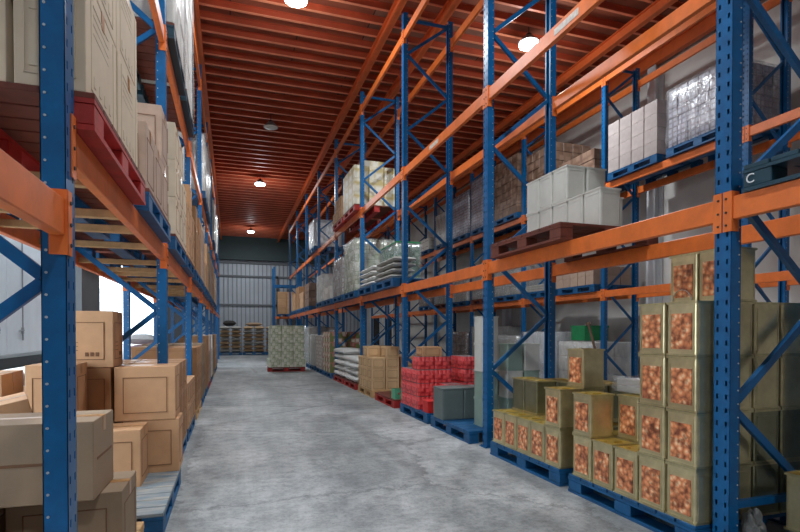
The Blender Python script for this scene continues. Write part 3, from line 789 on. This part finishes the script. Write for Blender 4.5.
for i, (k, s, m, h) in enumerate(((5, 1, 'brownbale', .8), (6, 0, 'tan', .6), (6, 1, 'brown', .9), (7, 0, 'tan', .7))):
    pallet('blue', XR, rslot(k, s), Z1, '%s of the distant blue pallets on the lower shelf' % ORD[i].capitalize())
    wrapped('%s of the distant brown carton blocks on the lower shelf' % ORD[i].capitalize(), XR, rslot(k, s), Z1+PH, .96, 1.08, h, 3, 3, 3, m, film=False)

# right rack, upper shelf
pallet('red', XR, 11.24, Z2, 'red pallet on upper shelf under white yellow cartons')
stack('white and yellow', 'yellowcard', 'upper shelf pile', 'white and yellow cartons', rx, 1, 10.7, Z2+PH, 3, 3, 3, .32, .36, .28, tape=False, style=9, skip=lambda r, c, l: r > 0 and c > 0)
carton(2.95, 11.0, Z2+PH+3*.28+.01, .5, .4, .14, 'yellowcard', 'white and yellow carton on the top of upper shelf pile', 0, 'white and yellow cartons', style=9, tape=False)
pallet('red', XR, 12.56, Z2, 'red pallet on upper shelf under tan carton pile')
stack('tan', 'tan', 'upper shelf, red pallet', 'tan upper cartons', rx, 1, 12.05, Z2+PH, 2, 3, 2, .46, .35, .26, tape=False, skip=lambda r, c, l: l == 1 and c == 2 or r)
pallet('blue', XR, 16.9, Z2, 'blue pallet on far upper shelf under slim white block')
wrapped('slim white wrapped block on far upper shelf', XR, 16.9, Z2+PH, .96, 1.1, .85, 2, 3, 2, 'white')

# ------------------------------------------------------------------ side rack along the wall
sx = SX-.06; XS = sx+.5
W1 = 2.021; W2 = 4.021
pallet('blue', XS, 5.86, W2, 'blue pallet on side rack under silver can block')
wrapped('silver can block in shiny film on upper side rack', XS, 5.86, W2+PH, .98, 1.1, .9, 5, 6, 6, 'silvercans')
pallet('blue', XS, 7.2, W2, 'blue pallet on side rack under greyish pink cartons')
stack('greyish pink', 'greypink', 'upper side rack', 'greyish pink cartons', sx, 1, 6.62, W2+PH, 2, 4, 4, .46, .27, .22, tape=False, style=9, skip=lambda r, c, l: r and c)
pallet('blue', XS, 8.72, W2, 'blue pallet on side rack under low brown block')
wrapped('low brown wrapped block on upper side rack behind white tins', XS, 8.72, W2+PH, .96, 1.1, .62, 3, 3, 3, 'brownbale', film=False)
pallet('blue', XS, 10.0, W2, 'blue pallet on side rack under taller brown block')
wrapped('taller brown wrapped block on upper side rack', XS, 10.0, W2+PH, .96, 1.1, 1.2, 4, 4, 6, 'brownbale', film=False)
pallet('blue', XS, 11.5, W2, 'blue pallet on side rack under tallest brown block')
wrapped('tallest brown wrapped block on upper side rack', XS, 11.5, W2+PH, .96, 1.15, 1.45, 4, 4, 7, 'brownbale', film=False)
for i, (y, h, m) in enumerate(((12.9, 1.4, 'silvercans'), (14.25, 1.25, 'silvercans'), (15.6, 1.0, 'whitecard'))):
    pallet('blue', XS, y, W2, '%s blue pallet past the brown blocks on upper side rack' % ORD[i].capitalize())
    wrapped('%s pale shiny wrapped block past the brown blocks, upper side rack' % ORD[i].capitalize(), XS, y, W2+PH, .96, 1.15, h, 4, 4, 6, m)
pallet('blue', XS, 17.3, W2, 'blue pallet on side rack under low white cartons far along')
stack('white printed', 'whitecard', 'far side rack', 'white side cartons', sx, 1, 16.75, W2+PH, 2, 3, 2, .46, .36, .2, tape=False, style=3)
pallet('blue', XS, 8.7, W1, 'blue pallet on lower side rack under small beige cartons')
stack('small beige', 'pinkbeige', 'lower side rack', 'small beige cartons', sx, 1, 8.15, W1+PH, 3, 5, 2, .31, .22, .18, tape=False, style=9, skip=lambda r, c, l: r > 0 and c > 0)
pallet('blue', XS, 10.0, W1, 'blue pallet on lower side rack under flat grey sheets')
bm = bmesh.new(); rbx(bm, -.48, .48, -.56, .56, 0, .05, .008, 1); SH = mesh('sheet', bm, M['sackgrey'])
for l in range(3): tag(link('board', SH, None, (XS, 10.0, W1+PH+l*.051), random.uniform(-.03, .03)), 'flat grey board, %s layer of three, lower side rack' % LAYER[l], 'board', 'flat grey boards')
for i, (y, h, m) in enumerate(((11.5, .8, 'sackgrey'), (12.85, .95, 'sackgrey'), (14.3, .7, 'whitecard'), (15.7, .9, 'sackgrey'), (17.2, .7, 'brownbale'))):
    pallet('redwood' if i % 2 else 'blue', XS, y, W1, '%s pallet past the flat boards on lower side rack' % ORD[i].capitalize())
    wrapped('%s grey wrapped block past the flat boards, lower side rack' % ORD[i].capitalize(), XS, y, W1+PH, .96, 1.12, h, 3, 3, 4, m)
# floor of the side rack and the aisle before it
for i, (y, h, m) in enumerate(((8.7, .9, 'whitecard'), (10.1, 1.1, 'white'), (11.5, 1.0, 'sackgrey'), (12.85, 1.25, 'sackgrey'), (14.35, 1.1, 'brownbale'))):
    pallet('blue', XS, y, 0, '%s floor pallet under the side rack' % ORD[i].capitalize())
    wrapped('%s wrapped block on the floor under the side rack' % ORD[i].capitalize(), XS, y, PH, .96, 1.12, h, 2, 2, 3, m)
bm = bmesh.new()
bx(bm, -.3, .3, -.2, .2, 0, .02)
for x in (-.3, .285): bx(bm, x, x+.015, -.2, .2, .02, .3)
for y in (-.2, .185): bx(bm, -.285, .285, y, y+.015, .02, .3)
bx(bm, -.31, .31, -.21, -.2, .26, .3); bx(bm, -.31, .31, .2, .21, .26, .3)
GC = mesh('green_crate', bm, M['green'])
tag(link('crate', GC, None, (6.98, 8.72, PH+.93), .05), 'large green plastic crate on wrapped block under side rack', 'crate')
for l in range(2): tag(link('crate', GC, None, (5.4, 8.9, l*.302+.0), .1), 'green plastic crate, %s of two piled in the second aisle' % ('bottom', 'top')[l], 'crate', 'green crates')
bm = bmesh.new(); cyl(bm, (0, 0, .75), .025, 1.5, 10); cyl(bm, (0, 0, 1.5), .045, .06, 10); o = link('pole', mesh('pole', bm, M['trunk']), None, (6.5, 7.6, .0)); o.rotation_euler = (-.38, .0, 0)
tag(o, 'dull brown pole leaning in the second aisle by green crate', 'pole')

# ------------------------------------------------------------------ left rack
lx = -.47
XL = lx-.5
def lslot(k, s): return 2.0+2.8*k+(.72, 2.02)[s]
V1 = 1.981; V2 = 3.841
# floor, near: cartons piled by the first upright
pallet('bluewood', -.9, 3.98, 0, 'blue washed wooden pallet on floor under near left cartons')
G = 'cartons piled on the floor left of the aisle'
def near_left():
    pallet('wood', -.99, 2.72, 0, 'wooden pallet on floor behind the nearest blue upright')
    carton(-.865, 2.735, .505, .58, .36, .35, 'greybrown', 'big shaded grey brown carton behind the nearest upright', -.02, G, style=3)
    carton(-.72, 2.86, PH, .46, .38, .362, 'greybrown', 'grey brown carton at the pallet corner under the big shaded one', .0, G, style=0)
    carton(-1.2, 2.7, PH, .44, .42, .36, 'brown', 'brown carton next to the corner carton, under the big one', .03, G)
    carton(-.98, 2.29, PH, .40, .30, .26, 'greybrown', 'low carton in front of the big shaded carton', -.05, G)
    carton(-.82, 4.2, PH, .40, .34, .41, 'tan', 'small tan carton at near edge of blue washed pallet', .0, G)
    carton(-.60, 4.57, PH, .40, .34, .415, 'tan', 'tan carton at aisle corner of blue washed pallet, shadow across', .0, G)
    carton(-.64, 4.57, PH+.417, .43, .36, .42, 'tan', 'tan carton with printed frame, upper one at aisle corner', .0, G)
    carton(-1.03, 4.57, PH+.417, .30, .34, .415, 'brown', 'dark brown carton in the gap beside framed tan carton', .0, G)
    carton(-1.0, 4.6, PH, .30, .34, .415, 'brown', 'brown carton at bottom under the dark gap carton', .0, G)
    carton(-1.18, 4.22, PH+.44, .30, .30, .44, 'tan', 'pale tan carton standing beside the nearest upright, upper layer', .0, G)
    carton(-1.215, 4.22, PH, .34, .32, .438, 'tan', 'tan carton at the bottom beside the nearest upright', .0, G)
    carton(-1.08, 4.575, PH+.836, .44, .36, .43, 'tan', 'topmost tan carton with printed frame by the nearest upright', .0, G, style=1)
    # row behind the rack, toward the dock
    carton(-1.73, 4.3, 0, .5, .5, .96, 'tan', 'wide tan carton with white top near the dock opening', .08, G)
    carton(-1.30, 3.30, PH, .42, .42, .36, 'tan', 'tan carton under the tilted carton near the dock', .1, G)
    c = carton(-1.22, 3.24, PH+.42, .46, .4, .30, 'tan', 'tilted tan carton resting askew behind the big shaded carton', .5, G)
    c.rotation_euler = (.0, -.22, .35)
    carton(-2.25, 5.3, 0, .5, .5, .6, 'tan', 'tan carton at the bottom of the pair by the truck', .2, G)
    carton(-2.25, 5.3, .602, .46, .44, .46, 'brown', 'brown carton on top of the pair by the truck', .3, G)
near_left()

# lower shelf, first bay: red pallet with tall beige cartons
pallet('red', XL, 2.70, V1, 'red pallet on left lower shelf under tall cream cartons')
stack('cream', 'cream', 'red pallet, left shelf', 'cream cartons on the red pallet', lx-.03, -1, 2.13, V1+PH, 4, 2, 2, .222, .53, .435, style=2, ink='greyink', gap=.019, tape=True, skip=lambda r, c, l: r > 0 and c > 0)
pallet('bluebrown', XL, 4.0, V1, 'blue pallet on left lower shelf next to red pallet')
stack('pinkish beige', 'pinkbeige', 'second left shelf pallet', 'cartons on the second left shelf pallet', lx-.02, -1, 3.44, V1+PH, 3, 3, 3, .30, .36, .41, heights=lambda r, c: (1, 1, 2)[c], skip=lambda r, c, l: r > 0)
# floor, further bays
fl = [('bluewood', 'brown', 2, 3, 3, .42, .36, .27), ('blue', 'tan', 2, 3, 3, .44, .36, .26), ('wood', 'brown', 2, 3, 4, .44, .36, .22), ('blue', 'greybrown', 2, 3, 3, .44, .36, .3),
      ('blue', 'brown', 2, 3, 2, .44, .36, .28), ('red', 'pinkbeige', 2, 3, 4, .44, .36, .26), ('blue', 'whitecard', 2, 3, 4, .44, .36, .24), ('wood', 'brown', 2, 3, 4, .44, .36, .27), ('blue', 'tan', 2, 3, 4, .44, .36, .26), ('blue', 'pinkbeige', 2, 3, 4, .44, .36, .26)]
cn = {'brown': 'brown', 'tan': 'tan', 'greybrown': 'grey brown', 'pinkbeige': 'pinkish beige', 'whitecard': 'white', 'cream': 'cream'}
for i, (pk, m, r, c, l, w, d, h) in enumerate(fl):
    y = lslot(1+i//2, i % 2)
    if i > 3: r, c, l, w, d, h = 1, 2, 3, .5, .55, .34
    pallet(pk, XL, y, 0, '%s floor pallet past the near left cartons' % ORD[i].capitalize())
    stack(cn[m], m, '%s far left floor pallet' % ORD[i], 'cartons on the far left floor pallets', lx-.0, -1, y-.56, PH, r, c, l, w, d, h, tape=i < 4, skip=lambda r_, c_, l_: (l_ == l-1 and random.random() < .3))
carton(-1.75, 5.55, 0, .46, .5, .72, 'tan', 'tan carton on floor beyond the rack, facing the dock', .1, G)
carton(-1.95, 7.3, 0, .6, .6, .8, 'tan', 'larger tan carton on floor beyond the rack, by the pier', -.1, G)
carton(-1.95, 8.6, 0, .6, .6, 1.1, 'tan', 'tallest tan carton on floor beyond the rack, by the pier', .1, G)
for l in range(5): sack(-1.9, 12.6, l*.24, .6, .9, .24, 'pinksack' if l % 2 else 'sackwhite', '%s sack, %s layer of the pile inside second dock opening' % ('pink' if l % 2 else 'white', LAYER[l]), 'pink and white sacks')

# lower shelf, further bays
ls = [('bluebrown', 'cream', 3, .33, 0), ('bluebrown', 'tan', 3, .3, 1), ('blue', 'brown', 3, .3, 0), ('blue', 'pinkbeige', 3, .33, 0), ('blue', 'tan', 3, .33, 0), ('blue', 'greybrown', 3, .28, 0), ('blue', 'pinkbeige', 3, .33, 0), ('blue', 'tan', 3, .3, 0), ('blue', 'cream', 3, .3, 0), ('blue', 'pinkbeige', 3, .3, 0)]
for i, (pk, m, l, h, st) in enumerate(ls):
    y = lslot(1+i//2, i % 2)
    r, c, w, d = 2, 3, .42, .37
    if i > 2: r, c, l, w, d, h = 1, 2, 2, .5, .55, .46
    pallet(pk, XL, y, V1, '%s pallet past the tan cartons on left lower shelf' % ORD[i].capitalize())
    stack(cn[m], m, '%s far left shelf pallet' % ORD[i], 'cartons on the far left shelf', lx, -1, y-.56, V1+PH, r, c, l, w, d, h, tape=i < 4, skip=lambda r_, c_, l_: (l_ == l-1 and r_ == 0 and random.random() < .2) or (r_ and c_))
# upper shelf
for i, (y, h, m) in enumerate(((5.52, 1.75, 'whitecard'), (6.8, 1.75, 'whitecard'), (11.2, 1.1, 'whitecard'), (12.5, 1.3, 'whitecard'), (16.8, 1.2, 'whitecard'), (19.5, 1.3, 'whitecard'))):
    pallet('darkwood' if i < 2 else 'blue', XL, y, V2, '%s pallet under white blocks on left upper shelf' % ORD[i].capitalize())
    wrapped('%s tall white wrapped block on left upper shelf' % ORD[i].capitalize(), XL, y, V2+PH, .98, 1.14, h, 2, 3, 4, m)

# ------------------------------------------------------------------ in the aisle and at the far end
pallet('red', 1.66, 16.75, 0, 'red pallet standing in the aisle under green drink packs', PI/2-.06)
def aisle_load():
    w = 'aisle block'
    for r in range(3):
        for c in range(3):
            for l in range(5):
                if r == 1 and c == 1: continue
                ww, dd = (.37, .36) if l == 0 else (.335, .33)
                carton(1.66+(c-1)*(ww+.012), 16.75+(r-1)*(dd+.012), PH+(0 if l == 0 else .24+(l-1)*.265), ww, dd, .238 if l == 0 else .262, 'greenpack', 'pale green drink pack, %s layer, %s across, %s row back, aisle pallet' % (LAYER[l], ORD[c], ORD[r]), random.uniform(-.02, .02), 'green drink packs in the aisle', style=9, tape=False)
aisle_load()
for i in range(3):
    x = -.05+i*1.19
    pallet('blue', x, 28.6, 0, ('Blue pallet under sack pile by left rack, far end', 'Blue pallet under middle sack pile, far end', 'Blue pallet under sack pile nearest the small end rack')[i], PI/2)
    for l in range(7):
        for j in range(2):
            sack(x-.285+.57*j, 28.6, PH+l*.2, .555, 1.0, .2, 'sackbrown' if (l+i) % 3 else 'sackgrey', '%s sack, %s layer, %s half, %s far pile' % ('brown' if (l+i) % 3 else 'grey', LAYER[l], ('left', 'right')[j], ('first', 'middle', 'third')[i]), 'sacks at the far end')
tag(link('sack', sack_mesh(.7, .5, .3, 'doordark', 1), None, (-.1, 28.6, PH+7*.2+.002)), 'dark bundle on top of the first far sack pile', 'sack')
tag(link('sack', sack_mesh(.9, .5, .2, 'greybrown', 1), None, (1.15, 28.6, PH+7*.2+.002)), 'grey brown bundle on top of the middle far sack pile', 'sack')
pallet('blue', 3.03, 30.05, 2.101, 'blue pallet on the small end rack')
stack('tan', 'tan', 'small end rack', 'end rack cartons', 2.5, 1, 29.62, 2.101+PH, 2, 2, 3, .48, .4, .42, tape=False, skip=lambda r, c, l: c == 1 and l < 2)

# ------------------------------------------------------------------ truck at the dock, second trailer
def truck():
    t = thing('trailer', 'long white trailer with swing doors parked along the open dock', 'trailer', (-4.5, 12.6, 0))
    bm = bmesh.new(); rbx(bm, -2.4, 0, -7.2, 6.1, .72, 3.6, .03, 2); link('cargo_box', mesh('cargo_box', bm, M['white']), t)
    bm = bmesh.new(); bx(bm, -2.2, -.08, -7.0, 6.0, .5, .71); bx(bm, -1.9, -.4, -6.0, 5.8, .38, .5); link('chassis', mesh('chassis', bm, M['dark']), t)
    bm = bmesh.new(); rbx(bm, -.02, .03, -7.2, 6.1, .69, .75, .006, 1); link('bottom_rail', mesh('bottom_rail', bm, M['steel']), t)
    for y0, y1 in ((-6.9, -3.55), (-3.5, .13), (.17, 3.0), (3.04, 5.9)):
        bm = bmesh.new(); rbx(bm, .0, .025, y0, y1, .77, 3.5, .006, 1)
        d = link('door', mesh('door', bm, M['white']), t)
        bm = bmesh.new(); e = y1-.42 if -4 < y0 < 0 else y0+.8
        cyl(bm, (.04, e, 2.2), .014, 2.3, 10); bar(bm, (.05, e, 1.28), (.05, e-.2, 1.26), .05, .02); rbx(bm, .024, .05, e-.05, e+.05, 1.2, 1.34, .004, 1)
        link('handle', mesh('handle', bm, M['steel']), d)
    for y in (-5.4, -4.2, 4.4):
        for x in (-.28, -1.95):
            bm = bmesh.new(); cyl(bm, (x, y, .45), .47, .26, 28, 0, 'X'); cyl(bm, (x+.06, y, .45), .24, .2, 20, 1, 'X')
            link('wheel', mesh('wheel', bm, [M['tyre'], M['steel']]), t)
truck()
def trailer():
    t = thing('trailer', 'pale trailer parked outside beyond the second dock opening', 'trailer', (-6.4, 27.0, 0))
    bm = bmesh.new(); rbx(bm, -2.3, 0, -4.2, 7.0, 1.0, 3.5, .03, 2); link('cargo_box', mesh('cargo_box', bm, M['white']), t)
    bm = bmesh.new()
    for z in (1.35, 1.8, 2.25, 2.7): rbx(bm, 0, .03, -4.1, 6.9, z, z+.05, .005, 1)
    link('side_rail', mesh('side_rail', bm, M['steel']), t)
    bm = bmesh.new(); bx(bm, -2.1, -.1, -4, 6.8, .65, 1.0); link('chassis', mesh('chassis', bm, M['dark']), t)
    for y in (-2.8, 4.5, 5.6):
        bm = bmesh.new(); cyl(bm, (-.3, y, .45), .47, .26, 28, 0, 'X'); cyl(bm, (-.24, y, .45), .24, .2, 20, 1, 'X'); link('wheel', mesh('wheel', bm, [M['tyre'], M['steel']]), t)
trailer()

# pale stickers on the upper beams
rk = [o for o in bpy.data.objects if o.get('label', '').startswith('blue and orange pallet rack right')][0]
bm = bmesh.new(); bx(bm, .0015, .004, -.16, .16, -.09, -.035); bx(bm, .001, .0016, -.13, .1, -.055, -.048); bx(bm, .001, .0016, -.13, .13, -.072, -.066); SM = mesh('sticker', bm, M['sticker'])
for y, z in ((3.56, 3.84), (6.43, 3.84)): link('sticker', SM, rk, (0, y-RY[0], z))
# letter on the teal pallet
def letter():
    cu = bpy.data.curves.new('letter', 'FONT'); cu.body = 'C'; cu.size = .07; cu.extrude = .001
    o = bpy.data.objects.new('letter', cu); COL.objects.link(o)
    cu.materials.append(M['white'])
    bpy.context.view_layer.update()
    me = bpy.data.meshes.new_from_object(o.evaluated_get(bpy.context.evaluated_depsgraph_get()))
    bpy.data.objects.remove(o)
    return link('letter', me)
tp = [o for o in bpy.data.objects if o.get('label', '').startswith('dark teal plastic pallet')][0]
lt = letter(); lt.parent = tp; lt.location = (-.502, .56, .04); lt.rotation_euler = (PI/2, 0, -PI/2)

# ------------------------------------------------------------------ lamps
bm = bmesh.new()
cyl(bm, (0, 0, .1), .18, .1, 28, 0, 'Z', .09); cyl(bm, (0, 0, .045), .185, .012, 28); LH = mesh('housing', bm, M['steel'])
bm = bmesh.new(); bmesh.ops.create_uvsphere(bm, u_segments=24, v_segments=10, radius=.17, matrix=Matrix.Translation((0, 0, .04)) @ Matrix.Diagonal((1, 1, .2, 1)))
bmesh.ops.delete(bm, geom=[v for v in bm.verts if v.co.z > .045], context='VERTS')
for f in bm.faces: f.smooth = True
LL = mesh('lens', bm, M['lens']); LO = LL.copy(); LO.materials[0] = M['whitetin']
bm = bmesh.new(); cyl(bm, (0, 0, .28), .008, .28, 8); cyl(bm, (0, 0, .17), .05, .06, 14); LC = mesh('hanger', bm, M['dark'])
def lamp(x, y, label, power, lit=True):
    t = thing('high_bay_lamp', label, 'lamp', (x, y, 6.40), 0, 'ceiling lamps')
    link('housing', LH, t); link('lens', LL if lit else LO, t); link('hanger', LC, t)
    if not lit: return
    p = bpy.data.lights.new('lamp_glow', 'POINT'); p.energy = power*UPW; p.shadow_soft_size = .12; p.color = (.90, .96, 1.0)
    o = bpy.data.objects.new('lamp_glow', p); COL.objects.link(o); o.parent = t; o.location = (0, 0, -.16)
    l = bpy.data.lights.new('lamp_light', 'AREA'); l.shape = 'DISK'; l.size = .34; l.energy = power; l.color = (.90, .96, 1.0)
    o = bpy.data.objects.new('lamp_light', l); COL.objects.link(o); o.parent = t; o.location = (0, 0, -.005)
    o.visible_camera = True
PW = 115; UPW = .3
for i, y in enumerate((-2.3, 2.9, 8.1, 13.4, 18.6, 27.6)):
    lamp(.97, y, 'round lamp over the main aisle, %s along the row' % ORD[i], PW, i != 3)
for i, y in enumerate((8.05,)):
    lamp(5.1, y, 'round bright lamp over the second aisle, beyond the right rack', PW)

# ------------------------------------------------------------------ daylight, camera, view
w = bpy.data.worlds.new('World'); S.world = w; w.use_nodes = True
bg = w.node_tree.nodes['Background']; bg.inputs[0].default_value = (.80, .90, 1.0, 1); bg.inputs[1].default_value = 5.0
cam = bpy.data.cameras.new('camera'); co = bpy.data.objects.new('camera', cam); COL.objects.link(co)
F = 510.0; PITCH = .7
cam.sensor_width = 36; cam.lens = F/800*36; cam.clip_start = .05
co.location = (0, 0, 1.25)
co.rotation_euler = (math.radians(90-PITCH), 0, math.radians(-18.28))
cam.shift_y = (331.5+F*math.tan(math.radians(PITCH))-266)/800
S.camera = co
S.view_settings.view_transform = 'Standard'; S.view_settings.look = 'None'; S.view_settings.gamma = 1; S.view_settings.use_curve_mapping = False
S.view_settings.exposure = .05
S.cycles.use_denoising = True
S.cycles.max_bounces = 8; S.cycles.transparent_max_bounces = 12
